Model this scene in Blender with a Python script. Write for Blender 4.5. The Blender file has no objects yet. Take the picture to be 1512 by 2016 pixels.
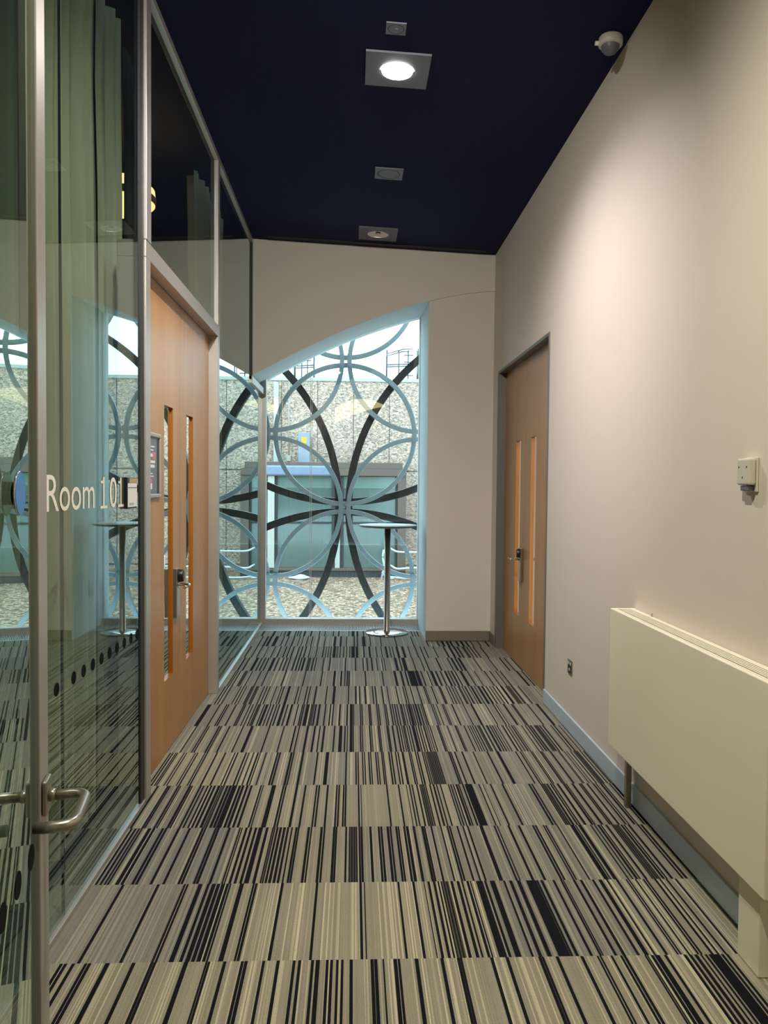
import bpy, bmesh, math, random
from mathutils import Vector, Matrix
PI = math.pi
rnd = random.Random(7)
COL = bpy.context.scene.collection

# ------------------------------------------------------------------ helpers
def bx(bm, x0, x1, y0, y1, z0, z1, mi=0):
    v = [bm.verts.new((x, y, z)) for x in (x0, x1) for y in (y0, y1) for z in (z0, z1)]
    for q in ((0, 1, 3, 2), (4, 6, 7, 5), (0, 4, 5, 1), (2, 3, 7, 6), (0, 2, 6, 4), (1, 5, 7, 3)):
        f = bm.faces.new([v[i] for i in q]); f.material_index = mi

def cyl(bm, c, r, h, axis='Z', n=32, r2=None, mi=0):
    r2 = r if r2 is None else r2
    A = {'Z': (Vector((1, 0, 0)), Vector((0, 1, 0)), Vector((0, 0, 1))),
         'X': (Vector((0, 1, 0)), Vector((0, 0, 1)), Vector((1, 0, 0))),
         'Y': (Vector((0, 0, 1)), Vector((1, 0, 0)), Vector((0, 1, 0)))}[axis]
    c = Vector(c)
    a = [bm.verts.new(c + A[0] * r * math.cos(2 * PI * i / n) + A[1] * r * math.sin(2 * PI * i / n)) for i in range(n)]
    b = [bm.verts.new(c + A[2] * h + A[0] * r2 * math.cos(2 * PI * i / n) + A[1] * r2 * math.sin(2 * PI * i / n)) for i in range(n)]
    for i in range(n):
        f = bm.faces.new((a[i], a[(i + 1) % n], b[(i + 1) % n], b[i])); f.smooth = True; f.material_index = mi
    for f in (bm.faces.new(a[::-1]), bm.faces.new(b)): f.material_index = mi

def lathe(bm, prof, c=(0, 0, 0), axis='Z', n=40):
    """prof: list of (radius, height) turned about an axis through c"""
    A = {'Z': (Vector((1, 0, 0)), Vector((0, 1, 0)), Vector((0, 0, 1))),
         'X': (Vector((0, 1, 0)), Vector((0, 0, 1)), Vector((1, 0, 0)))}[axis]
    c = Vector(c); rings = []
    for r, h in prof:
        if r < 1e-5: rings.append([bm.verts.new(c + A[2] * h)])
        else: rings.append([bm.verts.new(c + A[2] * h + A[0] * r * math.cos(2 * PI * i / n) + A[1] * r * math.sin(2 * PI * i / n)) for i in range(n)])
    for p, q in zip(rings, rings[1:]):
        for i in range(n):
            j = (i + 1) % n
            if len(p) == 1 and len(q) == 1: continue
            if len(p) == 1: f = bm.faces.new((p[0], q[j], q[i]))
            elif len(q) == 1: f = bm.faces.new((p[i], p[j], q[0]))
            else: f = bm.faces.new((p[i], p[j], q[j], q[i]))
            f.smooth = True

def tube(bm, pts, r, n=14, cap=True):
    pts = [Vector(p) for p in pts]; rings = []
    up = Vector((0, 0, 1))
    for i, p in enumerate(pts):
        t = (pts[min(i + 1, len(pts) - 1)] - pts[max(i - 1, 0)]).normalized()
        u = t.cross(up)
        if u.length < 1e-3: u = t.cross(Vector((0, 1, 0)))
        u.normalize(); w = u.cross(t)
        rings.append([bm.verts.new(p + r * (u * math.cos(2 * PI * k / n) + w * math.sin(2 * PI * k / n))) for k in range(n)])
    for a, b in zip(rings, rings[1:]):
        for k in range(n):
            f = bm.faces.new((a[k], a[(k + 1) % n], b[(k + 1) % n], b[k])); f.smooth = True
    if cap: bm.faces.new(rings[0]); bm.faces.new(rings[-1])

def rounded(pts, r, n=7):
    """polyline with its corners rounded"""
    pts = [Vector(p) for p in pts]; out = [pts[0]]
    for a, b, c in zip(pts, pts[1:], pts[2:]):
        u = (a - b); v = (c - b); d = min(r, u.length * .49, v.length * .49)
        p, q = b + u.normalized() * d, b + v.normalized() * d
        for i in range(n + 1):
            t = i / n; out.append(p * (1 - t) ** 2 + b * 2 * t * (1 - t) + q * t * t)
    out.append(pts[-1]); return out

def ring(bm, cx, cz, y, R, w, d, n=112):
    """flat-bar hoop standing in an XZ plane: R outer radius, w radial width, d depth"""
    L = []
    for i in range(n):
        a = 2 * PI * i / n; c, s = math.cos(a), math.sin(a)
        L.append([bm.verts.new((cx + r * c, yy, cz + r * s)) for r, yy in ((R, y), (R - w, y), (R - w, y + d), (R, y + d))])
    for i in range(n):
        a, b = L[i], L[(i + 1) % n]
        for k in range(4):
            f = bm.faces.new((a[k], b[k], b[(k + 1) % 4], a[(k + 1) % 4])); f.smooth = (k % 2 == 1)

def obj(name, bm, m, parent=None, bevel=0, seg=2):
    bmesh.ops.recalc_face_normals(bm, faces=bm.faces[:])
    me = bpy.data.meshes.new(name); bm.to_mesh(me); bm.free()
    for x in (m if isinstance(m, (list, tuple)) else [m]): me.materials.append(x)
    o = bpy.data.objects.new(name, me); COL.objects.link(o)
    if parent: o.parent = parent
    if bevel:
        b = o.modifiers.new('edge', 'BEVEL'); b.width = bevel; b.segments = seg; b.limit_method = 'ANGLE'; b.angle_limit = .6
    return o

def N(): return bmesh.new()
def box(name, m, parent, *c, bevel=0):
    bm = N(); bx(bm, *c); return obj(name, bm, m, parent, bevel)
def empty(name, loc=(0, 0, 0), rz=0):
    o = bpy.data.objects.new(name, None); COL.objects.link(o)
    o.location = loc; o.rotation_euler = (0, 0, rz); o.empty_display_size = .1; return o
def tag(o, label=None, cat=None, group=None, kind=None):
    if label: o['label'] = label
    if cat: o['category'] = cat
    if group: o['group'] = group
    if kind: o['kind'] = kind
    return o
def struct(o, label, cat): return tag(o, label, cat, None, 'structure')

# ------------------------------------------------------------------ materials
def newmat(name):
    m = bpy.data.materials.new(name); m.use_nodes = True
    nt = m.node_tree; b = nt.nodes['Principled BSDF']; return m, nt, b
def nd(nt, t, **kw):
    n = nt.nodes.new(t)
    for k, v in kw.items(): setattr(n, k, v)
    return n
def lin(r, g, b):
    f = lambda c: (c / 255 / 12.92) if c / 255 <= .04045 else ((c / 255 + .055) / 1.055) ** 2.4
    return (f(r), f(g), f(b), 1)
def coords(nt, scale=(1, 1, 1), kind='Object'):
    t = nd(nt, 'ShaderNodeTexCoord'); mp = nd(nt, 'ShaderNodeMapping'); mp.inputs['Scale'].default_value = scale
    nt.links.new(t.outputs[kind], mp.inputs['Vector']); return mp.outputs['Vector']
def basic(name, col, rough=.5, metal=0, noise=0, nscale=(8, 8, 8), bump=0, bscale=60, spec=.5, coat=0):
    m, nt, b = newmat(name)
    b.inputs['Base Color'].default_value = col; b.inputs['Roughness'].default_value = rough; b.inputs['Metallic'].default_value = metal
    b.inputs['Specular IOR Level'].default_value = spec; b.inputs['Coat Weight'].default_value = coat
    t = nd(nt, 'ShaderNodeTexNoise'); t.inputs['Scale'].default_value = 1; t.inputs['Detail'].default_value = 4
    nt.links.new(coords(nt, nscale), t.inputs['Vector'])
    r = nd(nt, 'ShaderNodeMix', data_type='RGBA')
    k = noise
    r.inputs['A'].default_value = (*[c * (1 - k) for c in col[:3]], 1); r.inputs['B'].default_value = (*[min(1, c * (1 + k)) for c in col[:3]], 1)
    nt.links.new(t.outputs['Fac'], r.inputs['Factor']); nt.links.new(r.outputs['Result'], b.inputs['Base Color'])
    if bump:
        t2 = nd(nt, 'ShaderNodeTexNoise'); t2.inputs['Scale'].default_value = bscale; nt.links.new(coords(nt), t2.inputs['Vector'])
        bp = nd(nt, 'ShaderNodeBump'); bp.inputs['Strength'].default_value = bump; bp.inputs['Distance'].default_value = .01
        nt.links.new(t2.outputs['Fac'], bp.inputs['Height']); nt.links.new(bp.outputs['Normal'], b.inputs['Normal'])
    return m
def emit(name, col, s):
    m, nt, b = newmat(name); b.inputs['Base Color'].default_value = col
    b.inputs['Emission Color'].default_value = col; b.inputs['Emission Strength'].default_value = s; return m

def glass(name, tint, refl, boost=1.0):
    """thin sheet glass: both faces' Fresnel reflection on the way in, clear on the way out"""
    m = bpy.data.materials.new(name); m.use_nodes = True; nt = m.node_tree; nt.nodes.clear(); L = nt.links.new
    out = nd(nt, 'ShaderNodeOutputMaterial'); g = nd(nt, 'ShaderNodeNewGeometry')
    dot = nd(nt, 'ShaderNodeVectorMath', operation='DOT_PRODUCT'); L(g.outputs['Normal'], dot.inputs[0]); L(g.outputs['Incoming'], dot.inputs[1])
    ab = nd(nt, 'ShaderNodeMath', operation='ABSOLUTE'); L(dot.outputs['Value'], ab.inputs[0])
    om = nd(nt, 'ShaderNodeMath', operation='SUBTRACT'); om.inputs[0].default_value = 1; L(ab.outputs[0], om.inputs[1])
    pw = nd(nt, 'ShaderNodeMath', operation='POWER'); L(om.outputs[0], pw.inputs[0]); pw.inputs[1].default_value = 5
    R = nd(nt, 'ShaderNodeMath', operation='MULTIPLY_ADD'); L(pw.outputs[0], R.inputs[0]); R.inputs[1].default_value = .957; R.inputs[2].default_value = .043
    t2 = nd(nt, 'ShaderNodeMath', operation='MULTIPLY'); L(R.outputs[0], t2.inputs[0]); t2.inputs[1].default_value = 2 * boost
    p1 = nd(nt, 'ShaderNodeMath', operation='ADD'); L(R.outputs[0], p1.inputs[0]); p1.inputs[1].default_value = 1
    dv = nd(nt, 'ShaderNodeMath', operation='DIVIDE', use_clamp=True); L(t2.outputs[0], dv.inputs[0]); L(p1.outputs[0], dv.inputs[1])
    nb = nd(nt, 'ShaderNodeMath', operation='SUBTRACT'); nb.inputs[0].default_value = 1; L(g.outputs['Backfacing'], nb.inputs[1])
    fac = nd(nt, 'ShaderNodeMath', operation='MULTIPLY'); L(dv.outputs[0], fac.inputs[0]); L(nb.outputs[0], fac.inputs[1])
    tc = nd(nt, 'ShaderNodeMix', data_type='RGBA'); tc.inputs['A'].default_value = (*tint, 1); tc.inputs['B'].default_value = (1, 1, 1, 1); L(g.outputs['Backfacing'], tc.inputs['Factor'])
    tr = nd(nt, 'ShaderNodeBsdfTransparent'); L(tc.outputs['Result'], tr.inputs['Color'])
    gl = nd(nt, 'ShaderNodeBsdfGlossy'); gl.inputs['Roughness'].default_value = 0; gl.inputs['Color'].default_value = (*refl, 1)
    mx = nd(nt, 'ShaderNodeMixShader'); L(fac.outputs[0], mx.inputs[0]); L(tr.outputs[0], mx.inputs[1]); L(gl.outputs[0], mx.inputs[2])
    L(mx.outputs[0], out.inputs['Surface']); return m

def wood(name, a, b_):
    m, nt, b = newmat(name); L = nt.links.new
    t = nd(nt, 'ShaderNodeTexNoise'); t.inputs['Scale'].default_value = 1; t.inputs['Detail'].default_value = 6
    L(coords(nt, (60, 60, 1.1)), t.inputs['Vector'])
    t2 = nd(nt, 'ShaderNodeTexNoise'); t2.inputs['Scale'].default_value = 1; t2.inputs['Detail'].default_value = 3; L(coords(nt, (4, 4, .5)), t2.inputs['Vector'])
    ad = nd(nt, 'ShaderNodeMath', operation='MULTIPLY_ADD'); L(t.outputs['Fac'], ad.inputs[0]); ad.inputs[1].default_value = .5
    h = nd(nt, 'ShaderNodeMath', operation='MULTIPLY'); L(t2.outputs['Fac'], h.inputs[0]); h.inputs[1].default_value = .5; L(h.outputs[0], ad.inputs[2])
    rp = nd(nt, 'ShaderNodeValToRGB'); rp.color_ramp.elements[0].position = .3; rp.color_ramp.elements[1].position = .7
    rp.color_ramp.elements[0].color = a; rp.color_ramp.elements[1].color = b_
    L(ad.outputs[0], rp.inputs[0]); L(rp.outputs[0], b.inputs['Base Color'])
    b.inputs['Roughness'].default_value = .36; b.inputs['Specular IOR Level'].default_value = .6; return m

def carpet_mat():
    """striped tile carpet: face colour attribute R = dark yarn, G = beige share; fine pin stripes and pile noise on top"""
    m, nt, b = newmat('striped_carpet'); L = nt.links.new
    at = nd(nt, 'ShaderNodeAttribute', attribute_name='yarn'); sp = nd(nt, 'ShaderNodeSeparateColor'); L(at.outputs['Color'], sp.inputs[0])
    tc = nd(nt, 'ShaderNodeTexCoord'); xyz = nd(nt, 'ShaderNodeSeparateXYZ'); L(tc.outputs['Object'], xyz.inputs[0])
    row = nd(nt, 'ShaderNodeMath', operation='MULTIPLY_ADD'); L(xyz.outputs['Y'], row.inputs[0]); row.inputs[1].default_value = 2; row.inputs[2].default_value = -5.034 + 40
    rf = nd(nt, 'ShaderNodeMath', operation='FLOOR'); L(row.outputs[0], rf.inputs[0])
    def stripes(w, seed):
        s = nd(nt, 'ShaderNodeMath', operation='DIVIDE'); L(xyz.outputs['X'], s.inputs[0]); s.inputs[1].default_value = w
        f = nd(nt, 'ShaderNodeMath', operation='FLOOR'); L(s.outputs[0], f.inputs[0])
        c = nd(nt, 'ShaderNodeCombineXYZ'); L(f.outputs[0], c.inputs[0]); L(rf.outputs[0], c.inputs[1]); c.inputs[2].default_value = seed
        wn = nd(nt, 'ShaderNodeTexWhiteNoise', noise_dimensions='3D'); L(c.outputs[0], wn.inputs['Vector']); return wn.outputs['Value']
    s1, s2 = stripes(.0046, 1.3), stripes(.0036, 5.7)
    base = nd(nt, 'ShaderNodeMix', data_type='RGBA'); L(sp.outputs['Green'], base.inputs['Factor'])
    base.inputs['A'].default_value = lin(120, 120, 114); base.inputs['B'].default_value = lin(148, 141, 122)
    # light pin stripes where the hash is high
    g1 = nd(nt, 'ShaderNodeMapRange'); L(s1, g1.inputs[0]); g1.inputs[1].default_value = .62; g1.inputs[2].default_value = .95
    pk = nd(nt, 'ShaderNodeMath', operation='MULTIPLY'); L(g1.outputs[0], pk.inputs[0]); L(sp.outputs['Blue'], pk.inputs[1])
    pin = nd(nt, 'ShaderNodeMix', data_type='RGBA'); L(pk.outputs[0], pin.inputs['Factor']); L(base.outputs['Result'], pin.inputs['A']); pin.inputs['B'].default_value = lin(200, 190, 160)
    # slight stripe-to-stripe shade
    v = nd(nt, 'ShaderNodeMath', operation='MULTIPLY_ADD'); L(s2, v.inputs[0]); v.inputs[1].default_value = .22; v.inputs[2].default_value = .89
    pile = nd(nt, 'ShaderNodeTexNoise'); pile.inputs['Scale'].default_value = 1; pile.inputs['Detail'].default_value = 3; L(coords(nt, (260, 130, 10)), pile.inputs['Vector'])
    pv = nd(nt, 'ShaderNodeMath', operation='MULTIPLY_ADD'); L(pile.outputs['Fac'], pv.inputs[0]); pv.inputs[1].default_value = .5; pv.inputs[2].default_value = .75
    wear = nd(nt, 'ShaderNodeTexNoise'); wear.inputs['Scale'].default_value = 2.5; wear.inputs['Detail'].default_value = 3; L(coords(nt), wear.inputs['Vector'])
    wv = nd(nt, 'ShaderNodeMath', operation='MULTIPLY_ADD'); L(wear.outputs['Fac'], wv.inputs[0]); wv.inputs[1].default_value = .3; wv.inputs[2].default_value = .85
    k1 = nd(nt, 'ShaderNodeMath', operation='MULTIPLY'); L(v.outputs[0], k1.inputs[0]); L(pv.outputs[0], k1.inputs[1])
    k2 = nd(nt, 'ShaderNodeMath', operation='MULTIPLY'); L(k1.outputs[0], k2.inputs[0]); L(wv.outputs[0], k2.inputs[1])
    sh = nd(nt, 'ShaderNodeVectorMath', operation='SCALE'); L(pin.outputs['Result'], sh.inputs[0]); L(k2.outputs[0], sh.inputs['Scale'])
    dk = nd(nt, 'ShaderNodeMix', data_type='RGBA'); L(sp.outputs['Red'], dk.inputs['Factor']); L(sh.outputs[0], dk.inputs['A']); dk.inputs['B'].default_value = lin(23, 23, 27)
    L(dk.outputs['Result'], b.inputs['Base Color']); b.inputs['Roughness'].default_value = .95; b.inputs['Specular IOR Level'].default_value = .1
    bp = nd(nt, 'ShaderNodeBump'); bp.inputs['Strength'].default_value = .35; bp.inputs['Distance'].default_value = .004; L(pile.outputs['Fac'], bp.inputs['Height']); L(bp.outputs[0], b.inputs['Normal'])
    return m

def gravel_mat():
    m, nt, b = newmat('roof_gravel'); L = nt.links.new
    v = nd(nt, 'ShaderNodeTexVoronoi'); v.inputs['Scale'].default_value = 13; L(coords(nt), v.inputs['Vector'])
    s = nd(nt, 'ShaderNodeSeparateColor'); L(v.outputs['Color'], s.inputs[0])
    rp = nd(nt, 'ShaderNodeValToRGB'); e = rp.color_ramp.elements
    e[0].color = lin(94, 72, 56); e[1].color = lin(226, 190, 160); e.new(.35).color = lin(144, 113, 89); e.new(.7).color = lin(184, 147, 117)
    L(s.outputs['Red'], rp.inputs[0])
    d = nd(nt, 'ShaderNodeMapRange'); L(v.outputs['Distance'], d.inputs[0]); d.inputs[1].default_value = .25; d.inputs[2].default_value = .75; d.inputs[3].default_value = 1; d.inputs[4].default_value = .45
    sc = nd(nt, 'ShaderNodeVectorMath', operation='SCALE'); L(rp.outputs[0], sc.inputs[0]); L(d.outputs[0], sc.inputs['Scale'])
    L(sc.outputs[0], b.inputs['Base Color']); b.inputs['Roughness'].default_value = .9
    bp = nd(nt, 'ShaderNodeBump'); bp.inputs['Strength'].default_value = .8; bp.inputs['Distance'].default_value = .05; bp.invert = True
    L(v.outputs['Distance'], bp.inputs['Height']); L(bp.outputs[0], b.inputs['Normal']); return m

def concrete_mat():
    """ribbed, hammered precast panels with joints"""
    m, nt, b = newmat('ribbed_concrete'); L = nt.links.new
    n1 = nd(nt, 'ShaderNodeTexNoise'); n1.inputs['Scale'].default_value = 1; n1.inputs['Detail'].default_value = 3; n1.inputs['Distortion'].default_value = 1.2; L(coords(nt, (10, 9, 20)), n1.inputs['Vector'])
    rp = nd(nt, 'ShaderNodeValToRGB'); e = rp.color_ramp.elements; e[0].position = .37; e[1].position = .63
    e[0].color = lin(114, 100, 90); e[1].color = lin(208, 178, 156); L(n1.outputs['Fac'], rp.inputs[0])
    n2 = nd(nt, 'ShaderNodeTexNoise'); n2.inputs['Scale'].default_value = .6; L(coords(nt), n2.inputs['Vector'])
    k = nd(nt, 'ShaderNodeMath', operation='MULTIPLY_ADD'); L(n2.outputs['Fac'], k.inputs[0]); k.inputs[1].default_value = .3; k.inputs[2].default_value = .85
    tc = nd(nt, 'ShaderNodeTexCoord'); xyz = nd(nt, 'ShaderNodeSeparateXYZ'); L(tc.outputs['Object'], xyz.inputs[0])
    def joint(sock, per, off, w):
        a = nd(nt, 'ShaderNodeMath', operation='ADD'); L(xyz.outputs[sock], a.inputs[0]); a.inputs[1].default_value = off + 50 * per
        mo = nd(nt, 'ShaderNodeMath', operation='MODULO'); L(a.outputs[0], mo.inputs[0]); mo.inputs[1].default_value = per
        g = nd(nt, 'ShaderNodeMath', operation='GREATER_THAN'); L(mo.outputs[0], g.inputs[0]); g.inputs[1].default_value = w; return g.outputs[0]
    j = nd(nt, 'ShaderNodeMath', operation='MULTIPLY'); L(joint('X', 1.325, .02, .03), j.inputs[0]); L(joint('Z', 3.5, 1.43, .05), j.inputs[1])
    jj = nd(nt, 'ShaderNodeMath', operation='MULTIPLY_ADD'); L(j.outputs[0], jj.inputs[0]); jj.inputs[1].default_value = .7; jj.inputs[2].default_value = .3
    kk = nd(nt, 'ShaderNodeMath', operation='MULTIPLY'); L(k.outputs[0], kk.inputs[0]); L(jj.outputs[0], kk.inputs[1])
    sc = nd(nt, 'ShaderNodeVectorMath', operation='SCALE'); L(rp.outputs[0], sc.inputs[0]); L(kk.outputs[0], sc.inputs['Scale'])
    L(sc.outputs[0], b.inputs['Base Color']); b.inputs['Roughness'].default_value = .95
    bp = nd(nt, 'ShaderNodeBump'); bp.inputs['Strength'].default_value = .5; bp.inputs['Distance'].default_value = .03; L(n1.outputs['Fac'], bp.inputs['Height']); L(bp.outputs[0], b.inputs['Normal']); return m

M = dict(
    wall=basic('warm_white_paint', lin(222, 212, 200), .75, noise=.02, bump=.04, bscale=180),
    back=basic('beige_paint', lin(214, 205, 194), .75, noise=.02, bump=.04, bscale=180),
    jamb=basic('pale_paint', lin(220, 226, 226), .7, noise=.02),
    ceil=basic('navy_fabric_ceiling', lin(17, 21, 62), .85, noise=.35, nscale=(170, 3, 3), bump=.1, bscale=220, spec=.25),
    slot=basic('dark_slot', lin(24, 24, 32), .7, noise=.1),
    alu=basic('satin_aluminium', lin(186, 180, 174), .38, .55, noise=.05, nscale=(3, 3, 60)),
    steel=basic('brushed_steel', lin(176, 168, 156), .3, .95, noise=.08, nscale=(90, 90, 2)),
    chrome=basic('chrome', lin(225, 222, 215), .12, 1, noise=.02),
    skirt=basic('anodised_skirting', lin(205, 222, 236), .42, .35, noise=.10, nscale=(30, 3, 30)),
    skirt_far=basic('brown_grey_skirting', lin(132, 122, 110), .45, .25, noise=.06),
    frame_grey=basic('grey_door_frame', lin(112, 108, 106), .45, .2, noise=.05),
    gasket=basic('dark_gasket', lin(40, 44, 38), .6, noise=.1),
    black=basic('black_plastic', lin(20, 20, 22), .35, noise=.1),
    white=basic('white_enamel', lin(246, 240, 216), .4, noise=.02),
    cream=basic('cream_plastic', lin(206, 200, 184), .45, noise=.03),
    tabletop=basic('pale_laminate', lin(214, 222, 222), .35, noise=.03),
    tabledge=basic('dark_edge_band', lin(70, 64, 60), .5, noise=.1),
    blue=basic('blue_vinyl', lin(66, 138, 214), .4, noise=.05),
    vinyl=basic('white_vinyl', lin(240, 236, 224), .5, noise=.02),
    dot=basic('dark_vinyl_dot', lin(9, 10, 10), .7, noise=.1, spec=.1),
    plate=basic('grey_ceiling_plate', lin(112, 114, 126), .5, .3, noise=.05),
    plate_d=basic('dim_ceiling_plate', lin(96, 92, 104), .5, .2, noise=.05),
    curtain=basic('pale_green_curtain', lin(164, 164, 140), .85, noise=.06, nscale=(60, 60, 2)),
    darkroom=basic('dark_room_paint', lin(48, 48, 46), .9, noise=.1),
    shade=emit('warm_lamp_shade', (1.0, .66, .26, 1), 3.2),
    shade_band=basic('lamp_band', lin(150, 110, 70), .6, noise=.1),
    lamp=emit('lit_lamp', (1.0, .93, .86, 1), 30),
    added_glow=emit('warm_added_glow', (1.0, .84, .40, 1), 5.5),
    wood=wood('maple_veneer', lin(164, 113, 58), lin(186, 138, 82)),
    wood_edge=wood('maple_lipping', lin(150, 88, 20), lin(178, 108, 34)),
    carpet=carpet_mat(), gravel=gravel_mat(), concrete=concrete_mat(),
    glass=glass('green_tinted_glass', (.75, .84, .78), (.86, 1.0, .98), 1.08),
    leafglass=glass('door_leaf_glass', (.62, .78, .70), (.86, 1.0, .95), 1.15),
    winglass=glass('window_glass', (.88, .94, .94), (1, 1, .97), .9),
    doorglass=glass('vision_glass', (.8, .8, .76), (1, 1, .97), 1.6),
    dark_curtain=basic('dark_lining', lin(58, 54, 46), .9, noise=.08),
    paper=basic('paper_white', lin(226, 224, 220), .6, noise=.02),
    tan=basic('tan_print', lin(178, 154, 116), .6, noise=.12, nscale=(60, 60, 60)),
    poster=basic('slate_print', lin(104, 112, 122), .4, noise=.12, nscale=(30, 30, 30)),
    pink=basic('pink_print', lin(196, 120, 128), .5, noise=.1),
    hoop=basic('blue_grey_aluminium', lin(136, 148, 152), .4, .3, noise=.08),
    hoop_b=basic('black_anodised_bar', lin(12, 12, 11), .45, .1, noise=.3, nscale=(6, 6, 6)),
    sky_metal=basic('zinc_flashing', lin(120, 130, 150), .35, .4, noise=.1),
    bronze=basic('bronze_cladding', lin(92, 76, 66), .5, .1, noise=.12),
    greyext=basic('grey_cabinet', lin(128, 136, 148), .5, noise=.05),
    pale=basic('pale_post', lin(168, 166, 156), .5, .1, noise=.06),
    kerb=basic('dark_upstand', lin(46, 48, 46), .8, noise=.2),
    extglass=basic('green_glazing', lin(78, 92, 86), .12, 0, noise=.12, nscale=(1.2, 1, .8), spec=.8),
    extglass2=basic('green_glazing_head', lin(98, 116, 108), .12, 0, noise=.1, nscale=(1.2, 1, .8), spec=.8),
    yellow=basic('yellow_warning', lin(205, 150, 40), .6, noise=.1),
    galv=basic('galvanised_tube', lin(60, 62, 64), .5, .2, noise=.1),
    pipe=basic('white_pipe', lin(190, 192, 192), .5, noise=.04),
    sack=basic('white_sack', lin(185, 186, 186), .8, noise=.06),
)
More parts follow.
